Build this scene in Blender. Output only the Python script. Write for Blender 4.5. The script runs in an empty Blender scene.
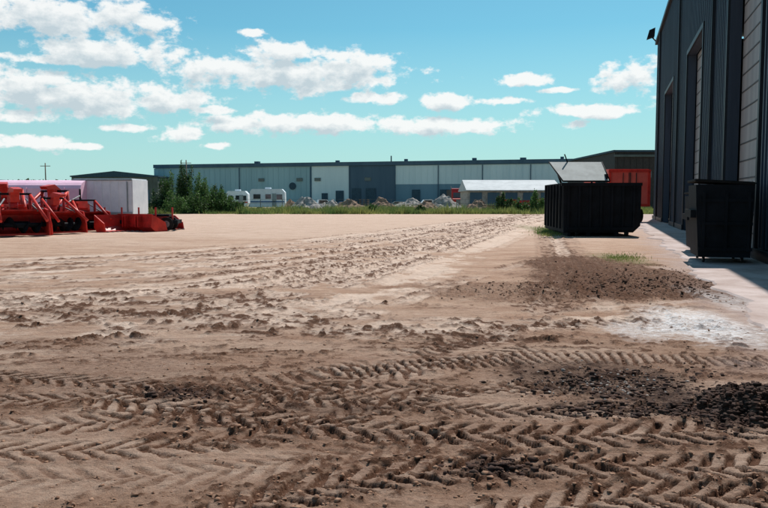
import bpy, bmesh, math, random
import numpy as np
from mathutils import Vector, Matrix
random.seed(7); rng=np.random.default_rng(7)
S=bpy.context.scene
COL=S.collection
# ---------------- camera -----------------
F=747.0; PITCH=math.atan(54/F); CH=1.7
cam=bpy.data.cameras.new("camera"); co=bpy.data.objects.new("camera",cam); COL.objects.link(co)
co.location=(0,0,CH); co.rotation_euler=(math.pi/2-PITCH,0,0)
cam.sensor_width=36; cam.lens=35; cam.clip_start=0.05; cam.clip_end=6000
S.camera=co
S.view_settings.view_transform='Standard'; S.view_settings.look='None'; S.view_settings.exposure=0
def ray(px,py):
    a=(px-384)/F; b=(254-py)/F
    return Vector((a, math.cos(PITCH)+b*math.sin(PITCH), -math.sin(PITCH)+b*math.cos(PITCH)))
def G(px,py):
    d=ray(px,py); k=-CH/d.z
    return (d.x*k,d.y*k)
def AT(px,py,Y):
    d=ray(px,py); k=Y/d.y
    return Vector((d.x*k,Y,CH+d.z*k))
# ---------------- materials --------------
def rgb(r,g,b): return (r,g,b,1)
def mat(name,c,c2=None,rough=0.7,metal=0.0,scale=3.0,bump=0.0,bscale=20,streak=False,detail=6,spec=0.3,transl=0.0):
    m=bpy.data.materials.new(name); m.use_nodes=True; nt=m.node_tree; N=nt.nodes; L=nt.links
    b=N['Principled BSDF']; b.inputs['Roughness'].default_value=rough; b.inputs['Metallic'].default_value=metal
    b.inputs['Specular IOR Level'].default_value=spec
    if c2 is None: c2=tuple(x*0.65 for x in c)
    tc=N.new('ShaderNodeTexCoord'); mp=N.new('ShaderNodeMapping')
    if streak: mp.inputs['Scale'].default_value=(1,1,0.12)
    L.new(tc.outputs['Object'],mp.inputs['Vector'])
    n=N.new('ShaderNodeTexNoise'); n.inputs['Scale'].default_value=scale; n.inputs['Detail'].default_value=detail; n.inputs['Roughness'].default_value=0.65
    L.new(mp.outputs[0],n.inputs['Vector'])
    r=N.new('ShaderNodeValToRGB'); r.color_ramp.elements[0].position=0.35; r.color_ramp.elements[1].position=0.62
    r.color_ramp.elements[0].color=rgb(*c2); r.color_ramp.elements[1].color=rgb(*c)
    L.new(n.outputs['Fac'],r.inputs['Fac']); L.new(r.outputs['Color'],b.inputs['Base Color'])
    if bump:
        n2=N.new('ShaderNodeTexNoise'); n2.inputs['Scale'].default_value=bscale; n2.inputs['Detail'].default_value=5
        L.new(tc.outputs['Object'],n2.inputs['Vector'])
        bp=N.new('ShaderNodeBump'); bp.inputs['Strength'].default_value=bump; bp.inputs['Distance'].default_value=0.05
        L.new(n2.outputs['Fac'],bp.inputs['Height']); L.new(bp.outputs['Normal'],b.inputs['Normal'])
    if transl:
        t=N.new('ShaderNodeBsdfTranslucent'); L.new(r.outputs['Color'],t.inputs['Color']); ms=N.new('ShaderNodeMixShader'); ms.inputs[0].default_value=transl
        L.new(b.outputs[0],ms.inputs[1]); L.new(t.outputs[0],ms.inputs[2]); L.new(ms.outputs[0],N['Material Output'].inputs['Surface'])
    return m
M={}
M['navy']=mat('navy_cladding',(0.046,0.064,0.096),(0.026,0.038,0.060),0.55,0,0.7,streak=True)
M['navyrib']=mat('navy_rib',(0.046,0.068,0.10),(0.030,0.044,0.068),0.5,0,0.7,streak=True)
M['trim']=mat('dark_trim',(0.012,0.016,0.024),None,0.5)
M['door']=mat('door_panel',(0.35,0.33,0.33),(0.20,0.19,0.20),0.5,0,0.8,streak=True)
M['doorline']=mat('door_joint',(0.07,0.07,0.075),None,0.6)
M['white']=mat('white_paint',(0.82,0.86,0.90),(0.68,0.73,0.78),0.45,0,1.2)
M['lilac']=mat('tarp_lilac',(0.88,0.58,0.72),(0.78,0.48,0.62),0.6,0,1.0)
M['red']=mat('red_paint',(0.52,0.022,0.018),(0.26,0.014,0.012),0.45,0,2.5,spec=0.4)
M['redbright']=mat('red_roof_paint',(0.72,0.13,0.10),(0.6,0.09,0.07),0.5,0,1.0)
M['redtop']=mat('red_orange_paint',(0.64,0.045,0.03),(0.40,0.025,0.02),0.4,0,2.0)
M['black']=mat('black_steel',(0.012,0.015,0.020),(0.006,0.008,0.010),0.7,0,1.5,spec=0.12)
M['rubber']=mat('rubber',(0.02,0.02,0.02),None,0.85,spec=0.15)
M['steel']=mat('worn_steel',(0.22,0.23,0.24),(0.11,0.10,0.10),0.5,0.3,4)
M['lidgrey']=mat('galvanised_lid',(0.34,0.39,0.40),(0.22,0.26,0.27),0.65,0.0,2)
M['glass']=mat('dark_glass',(0.03,0.04,0.05),None,0.1,spec=0.8)
M['teal']=mat('teal_cladding',(0.33,0.51,0.56),(0.26,0.42,0.47),0.6,0,0.25,streak=True)
M['teallight']=mat('pale_cladding',(0.62,0.76,0.79),(0.52,0.66,0.70),0.6,0,0.25,streak=True)
M['tealdark']=mat('slate_cladding',(0.075,0.135,0.19),(0.05,0.10,0.15),0.6,0,0.25,streak=True)
M['tealmid']=mat('midblue_cladding',(0.15,0.27,0.35),(0.11,0.21,0.28),0.6,0,0.25,streak=True)
M['roofdk']=mat('roof_dark',(0.04,0.085,0.12),None,0.7)
M['olive']=mat('olive_cladding',(0.11,0.13,0.12),(0.07,0.09,0.08),0.7,0,0.3)
M['brown']=mat('brown_cladding',(0.050,0.042,0.038),None,0.7)
M['rock']=mat('rubble',(0.46,0.42,0.39),(0.25,0.22,0.2),0.9,0,2,bump=0.6,bscale=6)
M['soil']=mat('soil_heap',(0.34,0.23,0.17),(0.18,0.11,0.07),0.95,0,2,bump=0.6,bscale=6)
M['clod']=mat('dirt_clod',(0.36,0.215,0.145),(0.20,0.11,0.07),0.95,0,5)
M['clodd']=mat('dark_clod',(0.085,0.044,0.032),(0.035,0.02,0.016),0.95,0,5)
M['wood']=mat('weathered_wood',(0.2,0.15,0.11),None,0.8)
M['blue']=mat('blue_paint',(0.06,0.16,0.35),None,0.4)
M['bark']=mat('bark',(0.12,0.09,0.07),None,0.9)
def leafmat(name,a,b,sc=1.2):
    m=mat(name,a,b,0.6,0,sc,detail=3,transl=0.4); return m
M['leaf']=leafmat('willow_leaf',(0.10,0.19,0.05),(0.04,0.085,0.026))
M['leafd']=leafmat('dark_leaf',(0.055,0.11,0.035),(0.025,0.055,0.02))
M['grass']=leafmat('grass_blade',(0.27,0.29,0.09),(0.09,0.16,0.045),0.35)
# --------------- mesh helpers ------------
def new_mesh(name,verts,faces,m,parent=None,smooth=False):
    me=bpy.data.meshes.new(name); me.from_pydata(verts,[],faces); me.update()
    if m: me.materials.append(m)
    o=bpy.data.objects.new(name,me); COL.objects.link(o)
    if smooth: me.polygons.foreach_set('use_smooth',[True]*len(me.polygons))
    if parent: o.parent=parent
    return o
def fast_mesh(name,V,Fc,m,parent=None,smooth=False):
    V=np.asarray(V,np.float32); Fc=np.asarray(Fc,np.int32); k=Fc.shape[1]
    me=bpy.data.meshes.new(name); me.vertices.add(len(V)); me.vertices.foreach_set('co',V.ravel())
    me.loops.add(Fc.size); me.loops.foreach_set('vertex_index',Fc.ravel()); me.polygons.add(len(Fc))
    me.polygons.foreach_set('loop_start',np.arange(0,Fc.size,k,dtype=np.int32)); me.polygons.foreach_set('loop_total',np.full(len(Fc),k,dtype=np.int32))
    me.polygons.foreach_set('use_smooth',np.full(len(Fc),smooth,dtype=bool)); me.update(calc_edges=True)
    if m: me.materials.append(m)
    o=bpy.data.objects.new(name,me); COL.objects.link(o)
    if parent: o.parent=parent
    return o
def empty(name,loc=(0,0,0),rz=0):
    o=bpy.data.objects.new(name,None); COL.objects.link(o); o.location=loc; o.rotation_euler=(0,0,rz); o.empty_display_size=0.2
    return o
def box(p,name,c,s,m,rot=(0,0,0),bev=0.0):
    bm=bmesh.new(); bmesh.ops.create_cube(bm,size=1)
    bmesh.ops.scale(bm,vec=s,verts=bm.verts)
    if bev>0: bmesh.ops.bevel(bm,geom=bm.edges[:],offset=bev,segments=2,affect='EDGES')
    me=bpy.data.meshes.new(name); bm.to_mesh(me); bm.free(); me.materials.append(m)
    o=bpy.data.objects.new(name,me); COL.objects.link(o); o.location=c; o.rotation_euler=rot; o.parent=p
    return o
def boxes(p,name,lst,m):
    V=[];Fc=[]
    for (c,s) in lst:
        b=len(V)
        for dx in(-.5,.5):
            for dy in(-.5,.5):
                for dz in(-.5,.5): V.append((c[0]+dx*s[0],c[1]+dy*s[1],c[2]+dz*s[2]))
        for f in((0,1,3,2),(4,6,7,5),(0,4,5,1),(2,3,7,6),(0,2,6,4),(1,5,7,3)): Fc.append(tuple(b+i for i in f))
    return new_mesh(name,V,Fc,m,p)
def cyl(p,name,a,b,r,m,r2=None,seg=20):
    a=Vector(a);b=Vector(b);d=b-a
    bm=bmesh.new(); bmesh.ops.create_cone(bm,cap_ends=True,segments=seg,radius1=r,radius2=r if r2 is None else r2,depth=d.length)
    me=bpy.data.meshes.new(name); bm.to_mesh(me); bm.free(); me.materials.append(m)
    for q in me.polygons: q.use_smooth=len(q.vertices)==4
    o=bpy.data.objects.new(name,me); COL.objects.link(o); o.location=(a+b)/2
    o.rotation_mode='QUATERNION'; o.rotation_quaternion=Vector((0,0,1)).rotation_difference(d.normalized()); o.parent=p
    return o
def prism(p,name,pts,x0,x1,m,axis='x'):
    """extrude a profile given as (y,z) along x, or (x,z) along y"""
    n=len(pts); V=[]
    for k in (x0,x1):
        for (a,z) in pts: V.append((k,a,z) if axis=='x' else (a,k,z))
    Fc=[tuple(range(n))[::-1],tuple(range(n,2*n))]+[(i,(i+1)%n,n+(i+1)%n,n+i) for i in range(n)]
    o=new_mesh(name,V,Fc,m,p)
    bm=bmesh.new(); bm.from_mesh(o.data); bmesh.ops.recalc_face_normals(bm,faces=bm.faces); bm.to_mesh(o.data); bm.free()
    return o
def wheel(p,c,r,w,ax='x'):
    d=Vector((w/2,0,0)) if ax=='x' else Vector((0,w/2,0)); c=Vector(c)
    o=cyl(p,'tyre',c-d,c+d,r,M['rubber'],seg=24); cyl(p,'hub',c-d*1.06,c+d*1.06,r*0.5,M['steel'],seg=16)
# --------------- numpy noise -------------
TAB=rng.random((256,256)).astype(np.float32)
def vn(x,y):
    xf=np.floor(x); yf=np.floor(y); xi=xf.astype(np.int32)&255; yi=yf.astype(np.int32)&255
    fx=x-xf; fy=y-yf; fx=fx*fx*(3-2*fx); fy=fy*fy*(3-2*fy); xj=(xi+1)&255; yj=(yi+1)&255
    a=TAB[xi,yi];b=TAB[xj,yi];c=TAB[xi,yj];d=TAB[xj,yj]
    return (a*(1-fx)+b*fx)*(1-fy)+(c*(1-fx)+d*fx)*fy
def fbm(x,y,o=4,g=0.5):
    s=0;a=1;t=0
    for i in range(o):
        s=s+a*vn(x*2**i+17.3*i,y*2**i+5.1*i); t+=a; a*=g
    return s/t
def ss(a,b,x):
    t=np.clip((x-a)/(b-a),0,1); return t*t*(3-2*t)
def spline(pts,step=6):
    P=[np.array(p,float) for p in pts]; P=[2*P[0]-P[1]]+P+[2*P[-1]-P[-2]]
    out=[]
    for i in range(1,len(P)-2):
        for k in range(step):
            t=k/step
            out.append(0.5*((2*P[i])+(-P[i-1]+P[i+1])*t+(2*P[i-1]-5*P[i]+4*P[i+1]-P[i+2])*t*t+(-P[i-1]+3*P[i]-3*P[i+1]+P[i+2])*t**3))
    out.append(P[-2]); return np.array(out)
def lane(X,Y,poly,w):
    t=np.full(X.shape,9.0); s=np.zeros(X.shape); acc=0; R=w*1.7
    lo=poly.min(0)-R; hi=poly.max(0)+R
    sub=np.nonzero((X>lo[0])&(X<hi[0])&(Y>lo[1])&(Y<hi[1]))[0]; Xs=X[sub]; Ys=Y[sub]
    for i in range(len(poly)-1):
        a=poly[i];b=poly[i+1];d=b-a;Ln=np.hypot(*d)
        if Ln<1e-6: continue
        d=d/Ln
        k=np.nonzero((Xs>min(a[0],b[0])-R)&(Xs<max(a[0],b[0])+R)&(Ys>min(a[1],b[1])-R)&(Ys<max(a[1],b[1])+R))[0]
        if len(k):
            idx=sub[k]
            rx=X[idx]-a[0]; ry=Y[idx]-a[1]; u=rx*d[0]+ry*d[1]; v=(-rx*d[1]+ry*d[0])/w
            ex=np.maximum(np.maximum(-u,u-Ln),0)/w
            vv=np.sign(v)*np.sqrt(v*v+ex*ex)
            ok=np.abs(vv)<np.abs(t[idx]); j=idx[ok]; t[j]=vv[ok]; s[j]=acc+u[ok]
        acc+=Ln
    return t,s
WDIST=4.2
PX=lambda pts:spline([G(*p) for p in pts])
FRONT=[ # poly, half width, spacing, strength, kind
 (PX([(800,426),(700,434),(600,437),(500,436),(400,431),(300,424),(200,412),(120,402)]),0.25,0.19,1.0,'chev'),
 (PX([(800,408),(650,412),(520,412),(400,404),(300,398),(150,386),(-20,375)]),0.17,0.17,0.7,'chev'),
 (PX([(800,466),(700,470),(600,466),(480,468),(380,478),(280,498),(200,525)]),0.22,0.19,0.95,'chev'),
 (PX([(800,503),(650,497),(560,508),(450,530)]),0.2,0.18,0.85,'chev'),
 (PX([(800,362),(700,360),(600,357),(520,359),(450,364),(350,371)]),0.26,0.11,0.85,'bar'),
 (PX([(560,385),(430,395),(330,420),(230,440),(100,450),(-30,452)]),0.2,0.19,0.5,'chev'),
 (PX([(-30,480),(100,478),(220,470),(340,452),(420,440)]),0.2,0.18,0.25,'chev'),
 (PX([(150,392),(300,376),(420,352),(520,330),(640,318)]),0.22,0.18,0.45,'bar'),
 (PX([(-30,428),(120,420),(260,400),(400,372),(520,350)]),0.22,0.19,0.5,'chev'),
 (PX([(-30,402),(120,396),(260,392),(420,388),(560,392)]),0.2,0.17,0.55,'chev'),
]
A=[(-40,352),(150,338),(300,318),(400,285),(450,258),(520,226),(570,214)]
B=[(-40,262),(130,255),(260,246),(380,234),(470,222),(530,215),(560,211)]
MID=[]
r2=random.Random(3)
for i in range(44):
    k=r2.random()**0.8; j=r2.uniform(-8,8); sg=r2.choice([-1,1])
    pts=[(a[0]*(1-k)+b[0]*k+j*2, (a[1]*(1-k)+b[1]*k)+j*(1-k)*0.8+r2.uniform(-2,2)*(1-k)) for a,b in zip(A,B)]
    base=[G(*p) for p in pts]
    for off in (0,2.0):
        MID.append((spline([(x-off*0.55,y+off*0.5) for x,y in base],4),r2.uniform(0.2,0.5) if sg>0 else r2.uniform(0.08,0.2),0.2,r2.uniform(0.5,1.0),sg))
for pts in ([(-20,345),(200,338),(450,328),(650,322),(790,330)],[(-20,325),(150,328),(380,335),(600,345),(790,352)],
            [(-20,362),(200,352),(420,345),(650,340),(790,342)],[(-20,312),(150,315),(300,322),(500,338),(640,350)],
            [(120,300),(250,310),(420,318),(640,305),(700,300)],[(500,330),(560,300),(560,270),(548,245),(545,228)],
            [(430,360),(500,320),(540,280),(545,250),(535,225)],[(640,345),(600,300),(575,270),(560,245),(552,225)],
            [(250,345),(380,305),(470,275),(540,262),(620,258)]):
    base=[G(*p) for p in pts]
    for off in (0,1.9): MID.append((spline([(x+off*0.4,y+off*0.6) for x,y in base],4),0.22,0.2,0.9,r2.choice([-1,1,-1])))
# broad pale wheel paths sweeping to the gate
for pts in ([(300,318),(380,296),(430,272),(470,250),(520,228),(555,215)],[(-40,300),(150,292),(300,276),(410,252),(500,226),(550,213)],[(-40,335),(120,322),(260,305),(350,290),(430,262)],[(380,330),(480,322),(600,318),(700,316)]):
    MID.append((spline([G(*p) for p in pts],5),0.75,0.2,1.0,1))
def blob(X,Y,px,py,rx,ry,n,soft=0.35):
    c=G(px,py); l=G(px-rx,py); f=G(px,py-ry); nn=G(px,py+ry)
    sx=c[0]-l[0]; dy=Y-c[1]; sy=np.where(dy>0,f[1]-c[1],c[1]-nn[1])
    d=np.sqrt(((X-c[0])/sx)**2+(dy/sy)**2)
    return 1-ss(1-soft,1+soft,d+(n-0.5)*1.1)
def ground_eval(X,Y):
    n1=fbm(X*0.35+3,Y*0.35+9,4); n2=fbm(X*1.7+30,Y*1.7+11,4); n3=fbm(X*9+3,Y*9+1,4,0.65)
    D=np.hypot(X,Y)
    near=1-ss(8,26,D)
    z=(n1-0.5)*0.08*ss(60,20,D)+(n2-0.5)*0.03*(1-ss(15,45,D))+(n3-0.5)*0.024*near
    dark=np.zeros_like(X); light=np.zeros_like(X)
    crumb=ss(0.54,0.70,n3)
    brk=fbm(X*1.1+200,Y*1.4+50,3)
    zone=ss(0.42,0.6,fbm(X*0.8+5,Y*1.5+90,4))
    dark+=zone*(1-ss(7,12,Y))*(0.2+0.6*crumb)
    light+=(1-zone)*(1-ss(8,14,Y))*0.25
    z=z+zone*crumb*0.014*near
    for poly,w,sp,st,kind in FRONT:
        t,s=lane(X,Y,poly,w); at=np.abs(t)
        m=st*ss(0.28,0.5,brk+0.14*st+(n3-.5)*0.25); ins=(1-ss(0.88,1.1,at+(n3-0.5)*0.3))
        if kind=='chev':
            ph=s/sp+at*0.95+0.5*(t>0)+ (n2-0.5)*1.1+(n3-.5)*0.25
        else: ph=s/sp+(n2-0.5)*0.5
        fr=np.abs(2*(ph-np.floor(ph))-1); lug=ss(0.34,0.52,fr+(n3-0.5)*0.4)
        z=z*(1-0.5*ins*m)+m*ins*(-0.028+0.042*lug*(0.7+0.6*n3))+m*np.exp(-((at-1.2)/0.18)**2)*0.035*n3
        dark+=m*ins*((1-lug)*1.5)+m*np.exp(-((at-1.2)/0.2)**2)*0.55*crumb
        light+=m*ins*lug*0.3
    for poly,w,sp,st,sg in MID:
        t,s=lane(X,Y,poly,w); at=np.abs(t); ins=1-ss(0.6,1.2,at+(n3-.5)*0.4)
        m=st*ss(0.36,0.58,n2*0.6+n1*0.4+(n3-.5)*0.25)
        bm_=np.exp(-((at-1.2)/0.25)**2)
        if w>0.6: light+=m*ins*0.9; dark-=m*ins*0.3; continue
        z=z+m*(-0.014*ins+bm_*0.03*n3)
        if sg>0: light+=m*ins*0.75
        else: dark+=m*ins*(0.15+0.6*ss(.4,.7,n3))
        dark+=m*bm_*0.6*ss(.42,.66,n3)*(1.0 if w<0.3 else 0.6)
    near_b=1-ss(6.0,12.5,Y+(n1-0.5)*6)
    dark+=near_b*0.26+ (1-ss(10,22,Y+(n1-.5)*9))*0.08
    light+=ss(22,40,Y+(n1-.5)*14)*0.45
    mud=blob(X,Y,640,282,100,19,n2)+blob(X,Y,700,291,52,10,n2)+blob(X,Y,520,292,110,10,n2)*0.5+blob(X,Y,590,265,60,9,n2)*0.7
    mud=np.clip(mud,0,1)*ss(0.1,0.45,n3+0.1)
    z=z+mud*(n3-0.35)*0.14
    dark+=mud*1.0
    dark+=blob(X,Y,180,312,150,10,n2)*0.25*n3*2+blob(X,Y,90,380,120,25,n2)*0.3+blob(X,Y,200,296,120,5,n2)*0.35*n3*1.6+blob(X,Y,40,345,90,7,n2)*0.4*n3*1.6
    wet=np.clip(blob(X,Y,600,380,100,19,n2)*0.75+blob(X,Y,735,412,60,20,n2)+blob(X,Y,650,408,100,10,n2)*0.6+blob(X,Y,500,470,34,8,n2)*0.75+blob(X,Y,180,395,34,7,n2)*0.6+blob(X,Y,330,408,60,5,n2)*0.4,0,1)*(0.55+0.7*n3)
    pile=blob(X,Y,752,410,42,16,n2,0.5)
    z=z+pile*(0.05+n3*0.14)+blob(X,Y,610,385,70,14,n2)*(n3-0.4)*0.06
    white=np.clip(blob(X,Y,703,326,44,16,n3,0.5)*1.0+blob(X,Y,638,330,26,9,n3,0.5)*0.6+blob(X,Y,748,305,25,16,n3,.5)*0.5,0,1)
    light=np.clip(light,0,1)*(1-np.clip(mud*1.2+wet,0,1))
    perp=X*0.959-Y*0.284
    conc=ss(0.9,2.4,perp+(n2-0.5)*1.6)*ss(4,8,Y)*(1-np.clip(mud+wet*0.7,0,1)*0.8)
    flat=ss(1.5,1.9,perp)
    z=z*(1-flat)-flat*0.02
    grass=ss(90,94,Y+(n1-0.5)*5+(n2-.5)*4)*(0.35+0.65*ss(0.35,0.6,n1))
    grass=np.maximum(grass,ss(-60,-75,X+(n1-.5)*10)*0.8)
    grass=np.maximum(grass,blob(X,Y,622,259,20,5,n3,.6)*0.7); grass=np.maximum(grass,blob(X,Y,550,231,14,5,n3,.6)*0.8)
    return z,np.clip(dark,0,1.3),light,np.clip(wet,0,1),white,np.clip(conc,0,1),grass
def graded(lo,hi,f0,f1,d0,g,gm=0.25):
    a=list(np.arange(f0,f1,d0)); 
    x=f1; 
    while x<hi: a.append(x); x+=min(d0+g*(x-f1),d0+g*60+gm*max(0,x-f1-60))
    a.append(hi); b=[]; x=f0-d0
    while x>lo: b.append(x); x-=min(d0+g*(f0-x),d0+g*60+gm*max(0,f0-x-60))
    b.append(lo); return np.array(b[::-1]+a)
xs=graded(-1500,1500,-4.4,4.4,0.0135,0.011)
ys_f=graded(3.4,2500,3.4,8.6,0.0125,0.011)
ys=np.concatenate([[-1500,-600,-200,-80,-30,-12,-5,-1,1,2.2,3.0],ys_f[1:]])
XX,YY=np.meshgrid(xs,ys); X=XX.ravel();Y=YY.ravel()
print('ground verts',len(X))
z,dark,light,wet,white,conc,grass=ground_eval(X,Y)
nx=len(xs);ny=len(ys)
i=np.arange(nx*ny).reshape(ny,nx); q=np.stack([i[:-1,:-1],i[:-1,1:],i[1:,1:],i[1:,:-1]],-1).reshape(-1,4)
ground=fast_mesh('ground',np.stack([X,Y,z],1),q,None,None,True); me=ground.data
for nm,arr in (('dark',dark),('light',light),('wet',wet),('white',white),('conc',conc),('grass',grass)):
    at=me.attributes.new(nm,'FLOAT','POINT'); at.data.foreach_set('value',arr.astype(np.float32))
# ground material
m=bpy.data.materials.new('dirt_ground'); m.use_nodes=True; nt=m.node_tree; N=nt.nodes; L=nt.links
bs=N['Principled BSDF']; bs.inputs['Roughness'].default_value=0.93; bs.inputs['Specular IOR Level'].default_value=0.15
tc=N.new('ShaderNodeTexCoord')
def noise(scale,detail=6,rough=0.6,vec=None,nt_=None):
    n=N.new('ShaderNodeTexNoise'); n.inputs['Scale'].default_value=scale; n.inputs['Detail'].default_value=detail; n.inputs['Roughness'].default_value=rough
    L.new(vec or tc.outputs['Object'],n.inputs['Vector']); return n.outputs['Fac']
def attr(nm):
    a=N.new('ShaderNodeAttribute'); a.attribute_name=nm; return a.outputs['Fac']
def mth(op,a,b=None,c=None,clamp=False):
    n=N.new('ShaderNodeMath'); n.operation=op; n.use_clamp=clamp
    for k,v in enumerate((a,b,c)):
        if v is None: continue
        if isinstance(v,(int,float)): n.inputs[k].default_value=v
        else: L.new(v,n.inputs[k])
    return n.outputs[0]
def mix(f,a,b):
    n=N.new('ShaderNodeMix'); n.data_type='RGBA'
    if isinstance(f,(int,float)): n.inputs[0].default_value=f
    else: L.new(f,n.inputs[0])
    for k,v in ((6,a),(7,b)):
        if isinstance(v,tuple): n.inputs[k].default_value=rgb(*v)
        else: L.new(v,n.inputs[k])
    return n.outputs[2]
def rng_(v,a,b,c=0.0,d=1.0):
    n=N.new('ShaderNodeMapRange'); n.inputs[1].default_value=a; n.inputs[2].default_value=b; n.inputs[3].default_value=c; n.inputs[4].default_value=d
    L.new(v,n.inputs[0]); return n.outputs[0]
nA=noise(0.25,5); nB=noise(2.2,8,0.65); nC=noise(14,7,0.7); nD=noise(55,5,0.75)
def smap(sx,sy,rot,sc):
    mpx=N.new('ShaderNodeMapping'); mpx.inputs['Scale'].default_value=(sx,sy,1); mpx.inputs['Rotation'].default_value=(0,0,rot); L.new(tc.outputs['Object'],mpx.inputs['Vector'])
    return noise(sc,8,0.72,mpx.outputs[0])
nS=smap(0.25,1.6,-0.35,0.9); nT=smap(0.3,1.5,-0.1,3.0)
base=mix(rng_(nB,0.3,0.7),(0.45,0.285,0.20),(0.58,0.41,0.31))
base=mix(rng_(nS,0.42,0.60,0,0.65),base,(0.37,0.215,0.145))
base=mix(rng_(nT,0.52,0.64,0,0.65),base,(0.26,0.142,0.093))
base=mix(rng_(nT,0.44,0.34,0,0.5),base,(0.66,0.50,0.40))
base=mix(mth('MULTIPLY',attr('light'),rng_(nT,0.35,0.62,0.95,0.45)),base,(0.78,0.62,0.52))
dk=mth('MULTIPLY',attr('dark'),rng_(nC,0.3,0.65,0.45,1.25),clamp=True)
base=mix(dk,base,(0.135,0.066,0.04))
base=mix(mth('MULTIPLY',attr('conc'),0.8),base,mix(rng_(nB,0.35,0.65),(0.56,0.45,0.42),(0.38,0.28,0.25)))
wt=mth('MULTIPLY',attr('wet'),rng_(nC,0.3,0.6,0.6,1.1),clamp=True)
base=mix(wt,base,(0.038,0.019,0.015))
wh=mth('MULTIPLY',attr('white'),rng_(nC,0.38,0.58,0.25,1.0),clamp=True)
base=mix(wh,base,(0.87,0.86,0.88))
gr=mth('MULTIPLY',attr('grass'),rng_(nB,0.3,0.6,0.45,1.0),clamp=True)
base=mix(gr,base,mix(nB,(0.08,0.12,0.03),(0.24,0.22,0.09)))
base=mix(rng_(nD,0.58,0.70,0,0.4),base,(0.70,0.56,0.47))
base=mix(rng_(nD,0.42,0.30,0,0.6),base,(0.13,0.07,0.045))
L.new(base,bs.inputs['Base Color'])
bp=N.new('ShaderNodeBump'); bp.inputs['Strength'].default_value=1.0; bp.inputs['Distance'].default_value=0.035
L.new(mth('ADD',mth('MULTIPLY',nC,0.8),mth('MULTIPLY',nD,0.4)),bp.inputs['Height'])
bp2=N.new('ShaderNodeBump'); bp2.inputs['Strength'].default_value=0.7; bp2.inputs['Distance'].default_value=0.08
L.new(mth('ADD',nB,nT),bp2.inputs['Height']); L.new(bp2.outputs[0],bp.inputs['Normal']); L.new(bp.outputs[0],bs.inputs['Normal'])
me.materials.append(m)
# ---------- clods -------------
def clods(name,Xc,Yc,R,mt,sink=0.05,parent=None):
    zc=ground_eval(Xc,Yc)[0]
    o6=np.array([(1,0,0),(-1,0,0),(0,1,0),(0,-1,0),(0,0,1),(0,0,-1)],float)
    c8=np.array([(a,b,c) for a in(-1,1) for b in(-1,1) for c in(-1,1)],float)*0.62
    base=np.vstack([o6,c8]); fc=[]
    ci=lambda a,b,c:6+((a>0)*4+(b>0)*2+(c>0))
    for ax,k in ((0,0),(0,1),(1,2),(1,3),(2,4),(2,5)):
        sg=1 if k%2==0 else -1
        ring=[]
        for u,v in((-1,-1),(1,-1),(1,1),(-1,1)):
            p=[0,0,0]; p[ax]=sg; p[(ax+1)%3]=u; p[(ax+2)%3]=v; ring.append(ci(*p))
        for e in range(4):
            f=(k,ring[e],ring[(e+1)%4]); fc.append(f if sg>0 else f[::-1])
    fc=np.array(fc); n=len(Xc)
    j=1+rng.uniform(-0.35,0.35,(n,14,1)); sc=rng.uniform(0.6,1.5,(n,1,3))*np.array([1.1,1,0.6])
    V=base[None]*j*sc*R[:,None,None]
    th=rng.uniform(0,6.28,n); c,s=np.cos(th)[:,None],np.sin(th)[:,None]
    V=np.stack([V[...,0]*c-V[...,1]*s,V[...,0]*s+V[...,1]*c,V[...,2]],-1)
    V+=np.stack([Xc,Yc,zc+R*sink],-1)[:,None]
    FF=(fc[None]+14*np.arange(n)[:,None,None]).reshape(-1,3)
    return fast_mesh(name,V.reshape(-1,3),FF,mt,None,True)
n=34000
yy=3.8+ rng.random(n)**1.7*11; xx=rng.uniform(-0.62,0.62,n)*yy
dk_=ground_eval(xx,yy)[1]
keep=rng.random(n)<np.clip((dk_-0.35)*1.1,0.03,1); xx,yy=xx[keep],yy[keep]
clods('dirt_clods',xx,yy,0.003+0.015*rng.random(len(xx))**4.5,M['clod'])
def around(px,py,rx,ry,n):
    a=rng.normal(0,0.55,n)*rx+px; b=np.clip(rng.normal(0,0.55,n)*ry+py,py-2*ry,py+2.2*ry)
    P=np.array([G(u,v) for u,v in zip(a,b)]); return P[:,0],P[:,1]
parts=[around(748,411,50,17,4200),around(610,385,85,15,2200),around(500,468,40,8,500),around(180,395,36,6,400),around(640,412,95,8,1200)]
xx=np.concatenate([p[0] for p in parts]); yy=np.concatenate([p[1] for p in parts])
clods('mud_clods',xx,yy,(0.004+0.022*rng.random(len(xx))**4.5),M['clodd'])
parts=[around(650,283,85,12,3200),around(540,290,90,8,700)]
xx=np.concatenate([p[0] for p in parts]); yy=np.concatenate([p[1] for p in parts])
M['clodm']=mat('brown_clod',(0.16,0.085,0.055),(0.075,0.04,0.028),0.95,0,5)
clods('mud_clods',xx,yy,(0.006+0.024*rng.random(len(xx))**4),M['clodm'])
xx,yy=around(610,385,60,14,160); clods('gravel_stones',xx,yy,0.006+0.010*rng.random(len(xx)),M['rock'])
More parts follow.
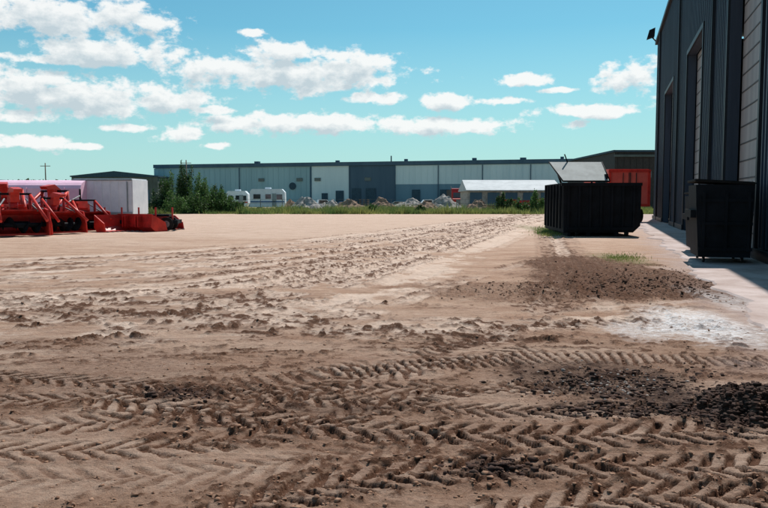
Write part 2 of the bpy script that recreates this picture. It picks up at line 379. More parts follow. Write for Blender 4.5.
# ---------- vegetation -------------
def leaves(name,C,size,mt,asp=2.2,parent=None,up=0.5):
    n=len(C); d=rng.normal(0,1,(n,3)); d[:,2]+=up; d/=np.linalg.norm(d,axis=1)[:,None]
    e=rng.normal(0,1,(n,3)); e-=d*(e*d).sum(1)[:,None]; e/=np.linalg.norm(e,axis=1)[:,None]
    s=(size*rng.uniform(0.6,1.4,n))[:,None]
    V=np.stack([C,C+d*s*0.25*asp+e*s*0.3,C+d*s*asp/2,C+d*s*0.25*asp-e*s*0.3],1)
    return fast_mesh(name,V.reshape(-1,3),np.arange(4*n).reshape(n,4),mt,parent)
def bush(name,x,y,w,h,n,size=0.16,mt='leaf',stems=11):
    e=empty(name,(x,y,0)); C=[];
    for k in range(stems):
        a=random.uniform(0,6.28); r=random.uniform(0.1,1)**0.7*w/2; hh=h*random.uniform(0.5,1.0)*(1-0.35*(r/(w/2))**2)
        tip=Vector((math.cos(a)*r,math.sin(a)*r,hh)); b=Vector((tip.x*0.35,tip.y*0.35,0))
        cyl(e,'stem',b,tip,0.05,M['bark'],0.012,6)
        for j in range(n//stems):
            t=random.uniform(0.05,1.05)**0.8; p=b.lerp(tip,t); sp=0.12*w*(1.15-t*0.95)*1.15
            C.append((p.x+random.gauss(0,sp),p.y+random.gauss(0,sp),max(0.05,p.z+random.gauss(0,0.05*h))))
    leaves('foliage',np.array(C),size,M[mt],parent=e)
for px,top,w,Y_,mt in ((162,174,3.0,99,'leafd'),(174,168,3.0,98,'leaf'),(186,160,2.8,98,'leafd'),(196,166,2.6,97,'leaf'),(205,172,3.0,96,'leaf'),(214,182,3.2,97,'leafd'),(225,189,3,95,'leaf'),(178,186,5,94,'leaf'),(196,192,5,93.5,'leaf'),(234,197,3,94,'leaf'),
                    (503,193,2.4,95,'leafd'),(520,197,2.2,97,'leaf'),(538,190,3,96,'leaf'),(556,196,2.4,98,'leafd'),(372,204,2.0,96,'leaf'),(420,205,1.6,95,'leafd'),(146,196,4.5,97,'leafd')):
    p=AT(px,top,Y_); bush('willow_bush',p.x,Y_,w,p.z,3200 if p.z>2.5 else 1400,0.2,mt)
def grassmesh(name,gx,gy,h,mt,w=0.05):
    n=len(gx); a=rng.uniform(0,3.14,n); hh=h*rng.uniform(0.5,1.3,n); lx=rng.normal(0,0.25,n)*hh; ly=rng.normal(0,0.25,n)*hh
    z0=np.full(n,-0.02)
    V=np.stack([np.stack([gx-np.cos(a)*w,gy-np.sin(a)*w,z0],-1),np.stack([gx+np.cos(a)*w,gy+np.sin(a)*w,z0],-1),np.stack([gx+lx,gy+ly,hh],-1)],1)
    return fast_mesh(name,V.reshape(-1,3),np.arange(3*n).reshape(n,3),mt)
n=52000; gx=rng.uniform(-34,38,n); gy=90+rng.random(n)**1.3*24; k=fbm(gx*0.25,gy*0.4,3)+rng.uniform(-.1,.1,n)>0.43
gx,gy=gx[k],gy[k]
grassmesh('grass',gx,gy,0.25+1.5*fbm(gx*0.4,gy*0.4,3)**2.4,M['grass'],0.06)
xx,yy=around(622,259,18,4,1100); grassmesh('grass',xx,yy,np.full(len(xx),0.07),M['grass'],0.012)
xx,yy=around(550,232,13,4,1200); grassmesh('grass',xx,yy,np.full(len(xx),0.15),M['grass'],0.02)
n=16000; tx=rng.uniform(-420,420,n); hgt=5+7*fbm(tx*0.03+5,tx*0+2,4); C=np.stack([tx,330+rng.uniform(-6,6,n),hgt*rng.random(n)**0.6],-1)
leaves('distant_trees',C,2.2,M['leafd'],1.6)
# ---------- right service building --------------
ang=-math.atan2(0.284,0.959)
bx,by=WDIST*0.959,-WDIST*0.284
H=15.6
bld=empty('service_garage_building',(bx,by,0),ang)
def sY(Y): return (Y-by)/0.959
doors=[(sY(3.5),sY(9)),(sY(21.6),sY(27.6)),(sY(35),sY(41.6)),(sY(50),sY(57))]
s0,s1=-14,sY(68); DH=9.6
segs=[];c=s0
for a,b in doors: segs.append((c,a)); c=b
segs.append((c,s1))
boxes(bld,'wall_panels',[((0.2,(a+b)/2,DH/2),(0.4,b-a,DH)) for a,b in segs]+[((0.2,(s0+s1)/2,(DH+H)/2),(0.4,s1-s0,H-DH))],M['navy'])
boxes(bld,'far_and_near_walls',[((9,s1-0.2,H/2),(17.2,0.38,H)),((9,s0+0.2,H/2),(17.2,0.38,H)),((17.8,(s0+s1)/2,H/2),(0.4,s1-s0-1,H))],M['navy'])
ribs=[]
y=s0+0.3
while y<s1:
    inside=any(a-0.28<y<b+0.28 for a,b in doors)
    z0=DH+0.25 if inside else 0.35
    ribs.append(((-0.02,y,(z0+H)/2),(0.05,0.10,H-z0-0.02))); y+=0.45
boxes(bld,'cladding_ribs',ribs,M['navyrib'])
boxes(bld,'eave_flashing',[((-0.08,(s0+s1)/2,H+0.12),(0.3,s1-s0+0.5,0.28))],M['trim'])
boxes(bld,'downpipes',[((-0.12,sY(q_),H/2),(0.12,0.14,H-0.1)) for q_ in (31.2,46,63)],M['trim'])
prism(bld,'roof',[(-0.2,H+0.26),(9,H+1.6),(18.2,H+0.26)],s0-0.1,s1+0.1,M['trim'],axis='y')
boxes(bld,'base_kerb',[((-0.06,(a+b)/2,0.16),(0.14,b-a,0.32)) for a,b in segs],M['trim'])
fr=[];pn=[];jt=[];wn=[]
for a,b in doors:
    fr+= [((-0.03,a-0.13,DH/2),(0.12,0.22,DH)),((-0.03,b+0.13,DH/2),(0.12,0.22,DH)),((-0.03,(a+b)/2,DH+0.13),(0.12,b-a+0.48,0.24))]
    pn.append(((0.5,(a+b)/2,DH/2),(0.08,b-a,DH)))
    k=0.6
    while k<DH: jt.append(((0.452,(a+b)/2,k),(0.02,b-a-0.1,0.05))); k+=0.62
    for q in range(5):
        yy_=a+(b-a)*(q+0.5)/5; wn.append(((0.45,yy_,2.15),(0.024,(b-a)/5*0.6,0.34)))
boxes(bld,'door_frames',fr,M['trim']); boxes(bld,'overhead_doors',pn,M['door']); boxes(bld,'door_joints',jt,M['doorline']); boxes(bld,'door_windows',wn,M['glass'])
cyl(bld,'lamp_bracket',(0.1,s1-0.6,H-0.2),(-0.5,s1-0.5,H+0.5),0.06,M['trim'])
prism(bld,'floodlight_head',[(-1.0,H+0.35),(-0.35,H+0.55),(-0.3,H+1.3),(-0.8,H+1.1)],s1-0.9,s1-0.3,M['black'],axis='y')
n=260
V=[];Fc=[]
for k in range(n+1):
    yv=4+k*(s1-4)/n
    e=-2.0+0.75*(float(fbm(np.array([yv*0.5]),np.array([3.3]),5,0.6)[0])-0.5)*2
    V+=[(e-0.06,yv,-0.04),(e,yv,0.012),(0,yv,0.03)]
for k in range(n):
    a=3*k
    Fc+=[(a,a+1,a+4,a+3),(a+1,a+2,a+5,a+4)]
apr=new_mesh('concrete_apron',V,[f[::-1] for f in Fc],mat('concrete',(0.54,0.45,0.43),(0.36,0.27,0.24),0.9,0,0.9,bump=0.3,bscale=25,detail=9)); apr.location=(bx,by,0); apr.rotation_euler=(0,0,ang)
def dumpster(x,y,sx=1.0,sz=1.0):
    d=empty('steel_dumpster',(x,y,0.03),ang); d.scale=(sx,1,sz)
    prism(d,'bin_body',[(-0.66,0.14),(0.62,0.14),(0.68,1.75),(0.68,2.0),(-0.76,2.0),(-0.74,1.5)],-0.2,1.7,M['black'],axis='y')
    boxes(d,'bin_ribs',[((-0.0,-0.23,z_),(1.3,0.06,0.08)) for z_ in(0.35,1.0,1.6)]+[((x_,-0.24,1.05),(0.07,0.06,1.5)) for x_ in(-0.55,0.0,0.55)],M['black'])
    box(d,'bin_lid',(-0.05,0.75,2.07),(1.5,2.0,0.07),M['rubber'],(0,0.06,0),0.02)
    boxes(d,'fork_pockets',[((-0.78,0.75,1.25),(0.16,1.6,0.2))],M['black'])
    for x_,y_ in((-0.5,0),(0.45,0),(-0.5,1.4),(0.45,1.4)): wheel(d,(x_,y_,0.08),0.08,0.06)
dumpster(9.12,20.0,1.0,1.04); dumpster(10.35,23.6,0.85,0.9)
# ---------- roll-off container ---------------
a=AT(563,230,35).x; b=AT(640,230,35).x; Wd=b-a
d=empty('roll_off_container',((a+b)/2,35,0),-0.06)
hw=Wd/2
prism(d,'container_body',[(-hw+0.05,0.18),(hw-0.35,0.18),(hw-0.02,0.5),(hw,2.5),(-hw,2.5)],0,5.6,M['black'],axis='y')
boxes(d,'container_ribs',[((-hw+0.25+i*(Wd-0.6)/6,-0.05,1.42),(0.09,0.1,2.0)) for i in range(7)]+[((-0.05,-0.07,2.43),(Wd+0.1,0.15,0.14)),((-0.1,-0.07,0.36),(Wd-0.5,0.15,0.14))]+[((-hw-0.05,0.4+i*0.9,1.4),(0.1,0.1,2.1)) for i in range(6)],M['black'])
boxes(d,'skid_rails',[((-0.6,2.8,0.09),(0.18,5.6,0.18)),((0.7,2.8,0.09),(0.18,5.6,0.18)),((-1.5,2.8,0.09),(0.14,5.6,0.17))],M['black'])
for x_ in(-1.1,1.2): wheel(d,(x_,0.2,0.16),0.16,0.14)
def quad_plate(p,name,pts,th,m):
    P=[Vector(q) for q in pts]; nrm=(P[1]-P[0]).cross(P[3]-P[0]).normalized()*th
    V=[tuple(q) for q in P]+[tuple(q-nrm) for q in P]
    return new_mesh(name,V,[(0,1,2,3),(7,6,5,4),(0,4,5,1),(1,5,6,2),(2,6,7,3),(3,7,4,0)],m,p)
a1=AT(563,181,35.2);a2=AT(610,181,35.2);b1=AT(549,162,36.5);b2=AT(602,162,36.5)
hop=empty('tilted_hopper_lid',(a1.x,a1.y,0)); o0=Vector((a1.x,a1.y,0))
quad_plate(hop,'lid_sheet',[a1-o0,a2-o0,b2-o0,b1-o0],0.06,M['lidgrey'])
for t in(0.0,1.0):
    p=(a1.lerp(a2,t)-o0); q=(b1.lerp(b2,t)-o0); cyl(hop,'lid_edge',p,q,0.03,M['black'],seg=8)
cyl(hop,'lid_edge',a1-o0,a2-o0,0.03,M['black'],seg=8)
cyl(hop,'lid_prop',Vector((0.4,2.0,2.5)),b1-o0+Vector((0.3,0.1,-0.1)),0.05,M['black'],seg=8)
cyl(hop,'lid_prop',Vector((1.9,2.0,2.5)),b2-o0+Vector((-0.3,0.1,-0.1)),0.05,M['black'],seg=8)
cyl(hop,'pin',b1-o0+Vector((0.9,0,0)),b1-o0+Vector((0.75,0,0.38)),0.03,M['black'],seg=8)
boxes(hop,'hopper_side',[((2.1,1.0,2.72),(0.08,1.8,0.4))],M['black'])
# ---------- red box truck --------------
p=AT(629,200,57); d=empty('box_truck',(p.x,57,0),0)
w=3.2;h=AT(629,169,57).z
box(d,'cargo_body',(0,3.5,(h+1.2)/2),(w,7,h-1.2),M['redbright'],bev=0.08)
boxes(d,'rear_frame',[((0,-0.04,h-0.14),(w,0.1,0.2)),((0,-0.04,1.3),(w,0.1,0.2)),((-w/2+.1,-0.04,h/2+.6),(0.18,0.1,h-1.6)),((w/2-.1,-0.04,h/2+.6),(0.18,0.1,h-1.6))],M['redtop'])
boxes(d,'door_bars',[((x_,-0.08,h/2+.6),(0.05,0.05,h-1.8)) for x_ in(-.5,-0.05,0.05,.5)],M['brown'])
boxes(d,'chassis',[((0,3.5,1.0),(1.2,8,0.35))],M['black']); box(d,'cab',(0,8.2,1.9),(2.4,2,2.4),M['white'],bev=0.15)
for x_ in(-1.2,1.2):
    for y_ in(1.2,8): wheel(d,(x_,y_,0.5),0.5,0.35)
# ---------- far buildings --------------
def simple_building(name,px0,px1,top,Y,dep,wm,rm,h_extra=0,gable=0.0,rz=0,ribs_=True):
    a=AT(px0,200,Y);b=AT(px1,200,Y);hh=AT((px0+px1)/2,top,Y).z; W=b.x-a.x
    e=empty(name,((a.x+b.x)/2,Y,0),rz)
    box(e,'walls',(0,dep/2,hh/2),(W,dep,hh),wm)
    prism(e,'roof',[(-W/2-0.3,hh),(-W/2-0.3,hh+0.3),(0,hh+0.3+gable),(W/2+0.3,hh+0.3),(W/2+0.3,hh)],-0.3,dep+0.3,rm,axis='y')
    if ribs_:
        boxes(e,'ribs',[((-W/2+0.5+i*1.0,-0.03,hh/2),(0.08,0.06,hh-0.1)) for i in range(int(W-0.5))],wm)
    return e,W,hh
e,W,hh=simple_building('brown_shed',614,690,152,118,30,M['brown'],M['roofdk'],gable=0.0)
boxes(e,'fascia',[((0,-0.4,hh-0.6),(W+0.5,0.12,0.35))],M['olive'])
boxes(e,'windows',[((-W/2+2+i*3,-0.05,hh*0.62),(1.6,0.1,1.0)) for i in range(3)],M['glass'])
e,W,hh=simple_building('olive_workshop',72,158,177,190,25,M['olive'],M['roofdk'],gable=1.2)
boxes(e,'doors',[((-W/2+3+i*5,-0.05,2.2),(3.4,0.1,4.2)) for i in range(4)],M['tealdark'])
e,W,hh=simple_building('low_shed',-60,50,184,210,25,M['olive'],M['roofdk'],gable=1.0)
boxes(e,'doors',[((-W/2+3+i*7,-0.05,2.2),(3.4,0.1,4.2)) for i in range(4)],M['tealdark'])
# ---------- long warehouse --------------
YL,YR=200,168
L0=AT(155,166.5,YL); R0=AT(622,156.5,YR)
dv=Vector((R0.x-L0.x,R0.y-L0.y)); WL=dv.length; wa=math.atan2(dv.y,dv.x)
wh_=empty('long_warehouse',(L0.x,L0.y,0),wa)
HW=(L0.z+R0.z)/2
def fx(px):
    u=(px-384)/F
    t=(u*L0.y-L0.x)/(dv.x-u*dv.y); return t*WL
WL2=WL+25
box(wh_,'main_shell',(WL2/2,20.1,HW/2),(WL2,40,HW-0.02),M['tealmid'])
def pan(p0,p1,z0,z1,mt,off=0.05,nm='facade_panel'):
    x0,x1=fx(p0),fx(p1) if p1<640 else WL2
    boxes(wh_,nm,[(((x0+x1)/2,0.1-off/2-0.0,(z0+z1)/2),(x1-x0,off,z1-z0))],mt)
pan(155,310,0,HW-0.9,M['teal'])
pan(312,349,0,HW-0.9,M['teallight'],0.08)
pan(350,395,0,HW-0.9,M['tealdark'],0.12)
pan(395.5,700,HW*0.50,HW-1.0,M['teallight'],0.07)
pan(395.5,700,0,HW*0.50-0.02,M['tealmid'],0.07)
boxes(wh_,'fascia',[((WL2/2,-0.2,HW-0.4),(WL2+0.6,0.5,0.9))],M['tealdark'])
boxes(wh_,'ribs_left',[((x_,0.02,HW/2-0.5),(0.10,0.06,HW-1.1)) for x_ in np.arange(1,fx(310),1.5)],M['teal'])
boxes(wh_,'ribs_right',[((x_,0.0,HW*0.75-0.5),(0.10,0.06,HW/2-1.1)) for x_ in np.arange(fx(397),WL2,1.5)],M['teallight'])
boxes(wh_,'downpipes',[((fx(q_),-0.1,HW/2-0.5),(0.2,0.14,HW-1.1)) for q_ in (240,311,349.5,395,438,482,530,575)],M['tealdark'])
dd=[(322,328,3.4),(336,344,4.0),(352,361,4.6),(366,376,4.6),(412,420,4.2),(440,449,4.2),(470,479,4.2),(500,509,4.2),(540,549,4.2),(580,589,4.2),(200,207,3.4),(240,247,3.4)]
boxes(wh_,'dock_doors',[(((fx(p)+fx(q))/2,-0.14,h_/2),(fx(q)-fx(p),0.08,h_)) for p,q,h_ in dd],M['roofdk'])
boxes(wh_,'windows',[((fx(p),-0.14,HW*0.62),(1.6,0.08,0.8)) for p in (262,300,318,368)],M['glass'])
cyl(wh_,'wall_fan',(fx(293),-0.25,5.2),(fx(293),0.0,5.2),0.9,M['roofdk'])
prism(wh_,'roof',[(0,HW+0.04),(20,HW+1.1),(40,HW+0.04)],0,WL2,M['roofdk'])
vents=[(400,0.3,0.8),(248,0.25,1.2),(330,0.2,0.9),(470,0.3,1.0),(520,0.2,1.4),(560,0.3,0.8)]
boxes(wh_,'roof_vents',[((fx(p),6,HW+0.3+h_/2),(w_,w_,h_+0.6)) for p,h_,w_ in vents],M['tealdark'])
cyl(wh_,'roof_stack',(fx(388),3,HW),(fx(388),3,HW+1.6),0.15,M['roofdk'])
# ---------- yard objects --------------
def camper(name,px0,px1,top,Y,stripe):
    a=AT(px0,200,Y);b=AT(px1,200,Y);h=AT(px0,top,Y).z; W=b.x-a.x
    e=empty(name,((a.x+b.x)/2,Y,0),0.05)
    pr=[(-W/2,0.6),(W/2-0.3,0.6),(W/2,1.2),(W/2-0.05,h-0.5),(W/2-0.5,h),(-W/2+0.3,h),(-W/2,h-0.4)]
    prism(e,'body',pr,0,2.4,M['white'],axis='y')
    boxes(e,'windows',[((-W*0.3,-0.02,h*0.66),(W*0.2,0.05,0.7)),((W*0.02,-0.02,h*0.66),(W*0.16,0.05,0.7)),((W*0.34,-0.02,h*0.64),(W*0.16,0.05,0.8))],M['glass'])
    boxes(e,'stripe',[((0,-0.03,h*0.42),(W-0.2,0.04,0.18))],stripe)
    boxes(e,'door',[((W*0.19,-0.025,h*0.5),(0.65,0.05,h*0.6))],M['lidgrey'])
    box(e,'roof_unit',(0,1.2,h+0.14),(0.9,0.8,0.26),M['white'],bev=0.05)
    for x_ in(-W*0.25,W*0.3): wheel(e,(x_,0.15,0.38),0.38,0.25,'y'); wheel(e,(x_,2.25,0.38),0.38,0.25,'y')
camper('camper_trailer',250,285,189,116,M['blue']); camper('motorhome',226,248,191,122,M['red'])
def car(name,px,Y,mt,kind='pickup',rz=0):
    p=AT(px,200,Y); e=empty(name,(p.x,Y,0),rz)
    if kind=='pickup': pr=[(-2.6,0.45),(2.6,0.45),(2.65,0.95),(1.5,1.05),(0.9,1.75),(-0.6,1.78),(-0.75,1.05),(-2.6,1.05)]; gl=[(1.25,1.1),(0.85,1.65),(-0.5,1.68),(-0.55,1.1)]
    else: pr=[(-2.1,0.4),(2.1,0.4),(2.15,0.85),(1.15,0.95),(0.5,1.42),(-1.0,1.42),(-1.7,0.98),(-2.15,0.9)]; gl=[(0.95,0.98),(0.45,1.34),(-0.95,1.34),(-1.4,0.98)]
    prism(e,'body',pr,0,1.8,mt,axis='y'); prism(e,'side_glass',gl,-0.02,1.82,M['glass'],axis='y')
    for x_ in(-1.5,1.5):
        wheel(e,(x_,0.1,0.36),0.36,0.24,'y'); wheel(e,(x_,1.7,0.36),0.36,0.24,'y')
car('parked_car',304,135,M['white'],'car'); car('pickup_truck',322,128,M['white'],'pickup',0.2); car('parked_car',343,140,M['blue'],'car',3.1)
car('pickup_truck',212,128,M['tealdark'],'pickup'); car('parked_car',400,142,M['lidgrey'],'car'); car('pickup_truck',428,138,M['white'],'pickup',3.2)
p=AT(459,200,145); e=empty('semi_truck',(p.x,145,0),0)
prism(e,'cab',[(0,0.7),(0,1.9),(1.0,2.1),(1.4,3.2),(1.8,3.9),(3.6,4.0),(3.6,0.7)],-1.2,1.2,M['red'])
boxes(e,'grille',[((0,-0.04,1.35),(1.1,0.08,0.9))],M['steel']); quad_plate(e,'windscreen',[(-1.0,0.98,2.15),(1.0,0.98,2.15),(1.0,1.38,3.15),(-1.0,1.38,3.15)],0.02,M['glass'])
box(e,'trailer',(0,9,2.3),(2.5,10,3.0),M['brown'],bev=0.05)
for x_ in(-1.05,1.05):
    for y_ in(0.8,3,12): wheel(e,(x_,y_,0.5),0.5,0.3)
    cyl(e,'exhaust',(x_*1.2,3.2,0.9),(x_*1.2,3.2,4.4),0.08,M['steel'],seg=10)
a=AT(466,200,118);b=AT(563,200,118); W=b.x-a.x; e=empty('white_storage_shed',((a.x+b.x)/2,118,0),0.0)
ht=AT(500,180,124).z; hl=AT(500,191,118).z
boxes(e,'walls',[((0,6,hl/2),(W-0.6,11.4,hl))],M['rock'])
M['shedroof']=mat('shed_roof_white',(0.50,0.53,0.55),(0.38,0.41,0.43),0.7,0,0.6)
prism(e,'roof',[(-0.3,hl),(-0.3,hl+0.15),(6,ht),(12.3,hl+0.15),(12.3,hl)],-W/2,W/2,M['shedroof'])
boxes(e,'bay_doors',[((-W/2+1.6+i*2.8,0.25,hl/2),(1.9,0.12,hl*0.85)) for i in range(5)],M['tealdark'])
boxes(e,'roof_battens',[((-W/2+0.5+i*1.6,-0.33,hl+0.08),(0.08,0.05,0.13)) for i in range(9)],M['lidgrey'])
p=AT(524,200,110); e=empty('flatbed_trailer',(p.x,110,0),0.03)
boxes(e,'deck',[((0,0,1.05),(7,2.3,0.22)),((-3.4,0,1.7),(0.15,2.3,1.2))],M['red'])
boxes(e,'load',[((-2,0,1.5),(1.6,1.8,0.65)),((0.2,0,1.4),(1.4,1.6,0.5)),((2.2,0,1.55),(1.3,1.7,0.75))],M['red'])
for x_ in(-2.2,1.4,2.4): wheel(e,(x_,-0.95,0.45),0.45,0.25,'y'); wheel(e,(x_,0.95,0.45),0.45,0.25,'y')
def heap(name,px,Y,w,h,mt):
    p=AT(px,200,Y); n=26; V=[];Fc=[]
    for i in range(n):
        for j in range(n):
            u=(i/(n-1)*2-1); v=(j/(n-1)*2-1); r=min(1,math.hypot(u,v))
            nz=float(fbm(np.array([u*5+px]),np.array([v*5+Y]),3)[0])
            V.append((u*w/2,v*w/2*0.8,(1-r)**0.9*h*(0.55+0.9*nz)-0.05))
    for i in range(n-1):
        for j in range(n-1): Fc.append((i*n+j,(i+1)*n+j,(i+1)*n+j+1,i*n+j+1))
    o=new_mesh(name,V,Fc,mt); o.location=(p.x,Y,0)
for nm,px,Y_,w_,h_,mt in (('rubble_pile',306,112,6,2.4,'rock'),('rubble_pile',330,118,5,1.9,'rock'),('rubble_pile',382,116,6,2.1,'soil'),('rubble_pile',444,112,7,2.3,'rock'),('soil_pile',478,108,5,1.9,'soil'),('rubble_pile',290,120,4,1.9,'soil'),('rubble_pile',410,124,8,2.1,'rock'),('soil_pile',350,110,7,1.7,'soil'),('soil_pile',425,107,6,1.6,'soil')): heap(nm,px,Y_,w_,h_,M[mt])
for px,Y_,n_ in ((352,122,6),(364,130,7),(408,120,4),(489,104,4)):
    p=AT(px,200,Y_); e=empty('pallet_stack',(p.x,Y_,0),random.uniform(-.3,.3))
    boxes(e,'slats',[((0,y_*0.3-0.6,0.1+k*0.28),(1.6,0.16,0.05)) for k in range(n_) for y_ in range(5)]+[((x_,0,0.03+k*0.28),(0.1,1.3,0.12)) for k in range(n_) for x_ in(-.7,0,.7)],M['wood'])
e=empty('wire_fence',(0,103,0),0)
boxes(e,'posts',[((x_,0,0.9),(0.08,0.08,1.8)) for x_ in np.arange(-32,36,3.0)],M['steel']); boxes(e,'rails',[((2,0,z_),(68,0.03,0.03)) for z_ in(1.78,1.2,0.6)],M['steel'])
for px,Y_,top in ((45,150,163),(186,150,160)):
    p=AT(px,top,Y_); e=empty('utility_pole',(p.x,Y_,0)); cyl(e,'pole',(0,0,0),(0,0,p.z),0.14,M['wood'],0.1); boxes(e,'crossarm',[((0,0,p.z-0.6),(2.0,0.12,0.12))],M['wood'])
# ---------- left machinery --------------
def blower(name,x,y,rz,sc=1.0,hood=True):
    e=empty(name,(x,y,0),rz); e.scale=(sc,sc,sc)
    prof=[(0.0,0.08),(0.0,0.16),(0.35,0.16),(0.62,0.3),(0.72,0.65),(0.6,1.0),(0.3,1.2),(0.3,1.27),(0.68,1.06),(0.82,0.65),(0.7,0.22),(0.4,0.08)]
    prism(e,'auger_housing',prof,-1.2,1.2,M['red'])
    for s in(-1,1): prism(e,'side_plate',[(-0.25,0.05),(0.8,0.05),(0.85,0.9),(0.4,1.32),(0.0,1.25),(-0.2,0.6)],s*1.2-0.04,s*1.2+0.04,M['redtop'])
    cyl(e,'auger_shaft',(-1.15,0.2,0.55),(1.15,0.2,0.55),0.1,M['black'])
    V=[];Fc=[];n=80
    for i in range(n+1):
        t=i/n; a=t*math.pi*8*(1 if t<.5 else -1); xx_=-1.14+2.28*t
        V+=[(xx_,0.2+0.1*math.cos(a),0.55+0.1*math.sin(a)),(xx_,0.2+0.38*math.cos(a),0.55+0.38*math.sin(a))]
    for i in range(n): Fc.append((2*i,2*i+1,2*i+3,2*i+2))
    new_mesh('auger_flight',V,Fc,M['black'],e)
    cyl(e,'impeller_drum',(0,0.7,0.75),(0,1.3,0.75),0.55,M['black']); 
    if hood:
        cyl(e,'chute_neck',(0,1.0,1.1),(0,1.0,1.7),0.2,M['red'],seg=14)
        prism(e,'chute_hood',[(0.75,1.6),(1.25,1.6),(1.2,2.05),(0.8,2.3),(0.2,2.2),(0.3,2.05),(0.7,2.05)],-0.2,0.2,M['redtop'])
    box(e,'engine_cover',(0.35,2.1,1.15),(0.9,1.1,0.7),M['redtop'],bev=0.12); box(e,'fuel_tank',(-0.5,2.0,1.0),(0.5,0.8,0.45),M['black'],bev=0.08)
    cyl(e,'exhaust',(0.5,2.2,1.5),(0.5,2.2,2.1),0.05,M['black'],seg=10)
    for s in(-1,1):
        cyl(e,'lift_arm',(s*0.75,0.6,1.25),(s*0.6,2.9,0.7),0.07,M['red'],seg=10); cyl(e,'boom',(s*0.75,1.0,1.95),(s*1.0,-0.5,0.75),0.075,M['redtop'],seg=10)
        cyl(e,'boom_post',(s*0.75,1.0,0.6),(s*0.75,1.0,1.98),0.08,M['red'],seg=10)
        cyl(e,'hydraulic_ram',(s*0.85,0.3,1.2),(s*0.8,1.8,1.75),0.04,M['steel'],seg=10)
        wheel(e,(s*0.9,2.3,0.42),0.42,0.3)
    boxes(e,'frame_beams',[((0,2.9,0.65),(2.0,0.14,0.14)),((0,1.5,0.5),(0.3,2.8,0.16)),((0,0.99,1.98),(1.6,0.1,0.1))],M['black'])
    return e
for px,Y_,rz,sc,hd in ((20,34.2,0.75,1.0,True),(66,37.0,1.15,0.9,True),(40,39.5,-0.3,1.1,True),(92,40.0,0.9,0.85,False),(2,38.5,0.4,1.15,True),(-26,35,0.2,1.0,True)):
    p=AT(px,200,Y_); blower('snow_blower_attachment',p.x,Y_,rz,sc,hd)
def bucket(name,px,Y_,rz,sc):
    p=AT(px,200,Y_); e=empty(name,(p.x,Y_,0),rz); e.scale=(sc,sc,sc)
    prism(e,'shell',[(0,0.0),(0,0.06),(0.8,0.08),(1.05,0.3),(1.1,0.95),(1.17,0.95),(1.15,0.25),(0.85,0.0)],-1.3,1.3,M['red'])
    for s in(-1,1): prism(e,'side_plate',[(0,0.0),(0.15,0.5),(1.1,0.95),(1.15,0.25),(0.85,0.0)],s*1.3-0.03,s*1.3+0.03,M['redtop'])
    boxes(e,'teeth',[((x_,-0.08,0.04),(0.1,0.2,0.05)) for x_ in np.arange(-1.2,1.3,0.3)],M['steel'])
    boxes(e,'hinge_brackets',[((x_,1.28,0.55),(0.08,0.3,0.6)) for x_ in(-0.6,-0.4,0.4,0.6)],M['red'])
bucket('loader_bucket',126,40,0.9,0.95); bucket('loader_bucket',150,41.5,2.6,1.0); bucket('loader_bucket',166,42.5,0.8,0.85)
p=AT(138,200,41.0); e=empty('implement_frame',(p.x,41.0,0),0.12)
boxes(e,'beams',[((0,0,0.5),(4.2,0.16,0.2)),((0,1.4,0.5),(4.2,0.16,0.2)),((-2.0,0.7,0.5),(0.16,1.3,0.2)),((2.0,0.7,0.5),(0.16,1.3,0.2)),((0,0.7,0.85),(3.2,1.0,0.12))],M['black'])
boxes(e,'uprights',[((x_,0.1,0.95),(0.08,0.08,0.7)) for x_ in(-1.8,-0.9,0,0.9,1.8)],M['red'])
for x_ in(-1.5,1.5): wheel(e,(x_,-0.1,0.38),0.38,0.25,'y'); wheel(e,(x_,1.5,0.38),0.38,0.25,'y')
Yt=45; a=AT(72,200,Yt);b=AT(133,200,Yt);h=AT(100,178.5,Yt).z; W=b.x-a.x
e=empty('white_box_trailer',((a.x+b.x)/2,Yt,0),-0.05)
box(e,'box_body',(0,1.3,(h+0.8)/2),(W,2.6,h-0.8),M['white'],bev=0.06)
boxes(e,'edge_trim',[((0,-0.02,h-0.08),(W,0.06,0.1)),((0,-0.02,0.9),(W,0.06,0.14)),((W*0.42,-0.02,h/2+0.4),(0.06,0.05,h-1.2))],M['lidgrey'])
boxes(e,'panel_ribs',[((-W/2+0.3+i*0.5,-0.015,(h+0.8)/2),(0.04,0.04,h-1.1)) for i in range(7)],M['white'])
boxes(e,'chassis',[((0,1.3,0.68),(W-0.2,1.4,0.22))],M['black'])
for x_ in(-W*0.3,-W*0.12,W*0.3): wheel(e,(x_,0.1,0.45),0.45,0.28,'y'); wheel(e,(x_,2.5,0.45),0.45,0.28,'y')
Yt=44; a=AT(-40,200,Yt);b=AT(80,200,Yt);h=AT(30,179.5,Yt).z; W=b.x-a.x
e=empty('tarp_covered_wagon',((a.x+b.x)/2,Yt,0),0.02)
pr=[(0,1.0),(0,h-0.6)]+[(1.3-1.3*math.cos(t),h-0.6+0.6*math.sin(t)) for t in np.linspace(0.15,math.pi-0.15,10)]+[(2.6,h-0.6),(2.6,1.0)]
prism(e,'tarp',pr,-W/2,W/2,M['lilac'])
boxes(e,'tarp_bows',[((x_,-0.02,(h+0.3)/2),(0.04,0.06,h-1.2)) for x_ in np.arange(-W/2+0.6,W/2,1.1)],M['lilac'])
boxes(e,'side_rail',[((0,-0.03,1.02),(W,0.1,0.3))],M['red']); boxes(e,'chassis',[((0,1.3,0.72),(W-0.4,1.4,0.25))],M['black'])
for x_ in(-W*0.3,0,W*0.35): wheel(e,(x_,0.1,0.5),0.5,0.3,'y'); wheel(e,(x_,2.5,0.5),0.5,0.3,'y')
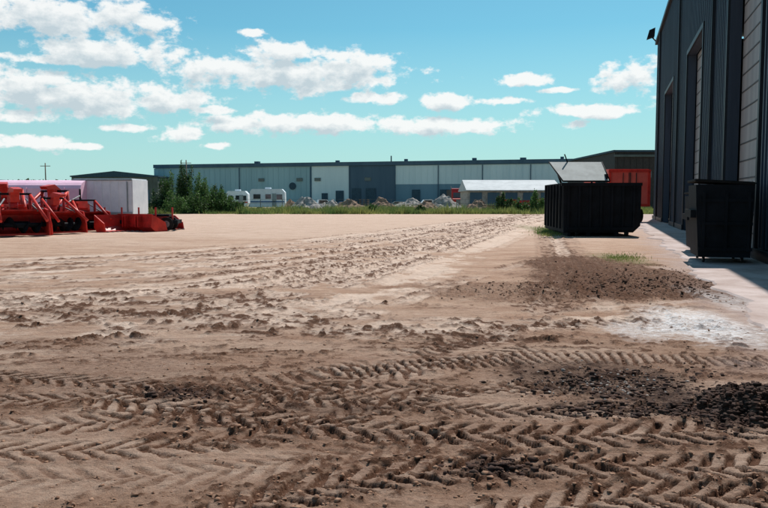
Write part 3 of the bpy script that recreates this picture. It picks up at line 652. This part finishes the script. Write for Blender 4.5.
# ---------------- light --------------------
SAZ,SEL=22,54
sd=bpy.data.lights.new('sun','SUN'); sd.energy=4.9; sd.angle=math.radians(0.53); sd.color=(1,0.94,0.87)
so=bpy.data.objects.new('sun',sd); COL.objects.link(so)
sv=Vector((math.sin(math.radians(SAZ))*math.cos(math.radians(SEL)),math.cos(math.radians(SAZ))*math.cos(math.radians(SEL)),math.sin(math.radians(SEL))))
so.rotation_mode='QUATERNION'; so.rotation_quaternion=(-sv).to_track_quat('-Z','Y'); so.location=(0,0,50)
w=bpy.data.worlds.new('World'); S.world=w; w.use_nodes=True; nt=w.node_tree; N=nt.nodes; L=nt.links
bg=N['Background']; sky=N.new('ShaderNodeTexSky'); sky.sky_type='NISHITA'; sky.sun_disc=False; sky.sun_elevation=math.radians(SEL); sky.sun_rotation=math.radians(SAZ)
sky.air_density=1.0; sky.dust_density=0.6; sky.ozone_density=1.5
bg.inputs['Strength'].default_value=0.10
geo=N.new('ShaderNodeTexCoord'); sp=N.new('ShaderNodeSeparateXYZ'); L.new(geo.outputs['Generated'],sp.inputs[0])
az=mth('ARCTAN2',sp.outputs[0],sp.outputs[1]); el=mth('ARCSINE',sp.outputs[2])
cb=N.new('ShaderNodeCombineXYZ'); L.new(az,cb.inputs[0]); L.new(el,cb.inputs[1])
BL=[(60,17,112,20),(150,22,26,10),(105,53,78,13),(60,60,60,6),(290,74,122,19),(215,70,55,14),(350,66,55,16),(285,52,45,11),(375,98,36,7),(75,97,125,20),(20,85,60,20),(160,102,50,12),
    (300,124,105,11),(240,124,46,10),(420,126,70,10),(475,126,48,8),(445,101,34,9),(520,82,30,7),(253,32,14,4),(632,80,34,17),(595,111,62,7),(576,124,14,5),(25,142,46,7),(180,134,24,9),(212,146,18,4),(215,110,22,5),(130,128,36,5),(560,90,20,3),(80,146,18,4),(10,115,38,8),(498,101,30,5)]
def vm(op,a,b,c=None):
    n=N.new('ShaderNodeVectorMath'); n.operation=op
    for k,v in enumerate((a,b,c)):
        if v is None: continue
        if isinstance(v,tuple): n.inputs[k].default_value=v
        else: L.new(v,n.inputs[k])
    return n
side=rng_(mth('ABSOLUTE',az),0.55,0.75); gen=rng_(noise(5,3,0.5,vm('MULTIPLY',cb.outputs[0],(1,1.9,0)).outputs[0]),0.5,0.8,-0.6,1.0)
side=mth('MAXIMUM',side,rng_(el,0.3,0.4))
gterm=mth('ADD',mth('MULTIPLY',gen,side),mth('MULTIPLY',mth('SUBTRACT',side,1.0),3.0))
def field(P):
    mn=None
    for (px,py,rx,ry) in BL:
        d=ray(px,py).normalized(); a0=math.atan2(d.x,d.y); e0=math.asin(d.z); sx=F/rx; sy=F/ry
        q=vm('MULTIPLY_ADD',P,(sx,sy,0),(-a0*sx,-e0*sy,0)); l=vm('LENGTH',q.outputs[0],None).outputs['Value']
        mn=l if mn is None else mth('MINIMUM',mn,l)
    f=mth('SUBTRACT',1.0,mn)
    sc=vm('MULTIPLY',P,(1,1.5,0)).outputs[0]
    n1=noise(17,2,0.5,sc); n2=noise(40,6,0.62,sc)
    f=mth('MAXIMUM',mth('MAXIMUM',f,-1.2),gterm)
    f=mth('ADD',f,mth('MULTIPLY',mth('SUBTRACT',n1,0.5),1.6)); f=mth('ADD',f,mth('MULTIPLY',mth('SUBTRACT',n2,0.5),2.3))
    return f
f1=field(cb.outputs[0]); P2=vm('ADD',cb.outputs[0],(0.004,0.014,0)).outputs[0]; f2=field(P2)
dens=N.new('ShaderNodeMapRange'); dens.interpolation_type='SMOOTHSTEP'; dens.inputs[1].default_value=-0.08; dens.inputs[2].default_value=0.42; L.new(f1,dens.inputs[0])
shade=rng_(f2,0.05,0.85,0,1)
tint=N.new('ShaderNodeMix'); tint.data_type='RGBA'; tint.blend_type='MULTIPLY'; tint.inputs[0].default_value=1; L.new(sky.outputs[0],tint.inputs[6]); tint.inputs[7].default_value=(0.50,1.0,0.98,1)
hz=rng_(el,0.0,0.22,0.85,0.0)
skyc=mix(hz,tint.outputs[2],(5.0,7.5,7.7))
cl=mix(shade,(9.6,9.7,9.6),(5.6,6.5,7.0))
fin=mix(mth('MULTIPLY',dens.outputs[0],0.94),skyc,cl)
L.new(fin,bg.inputs['Color'])
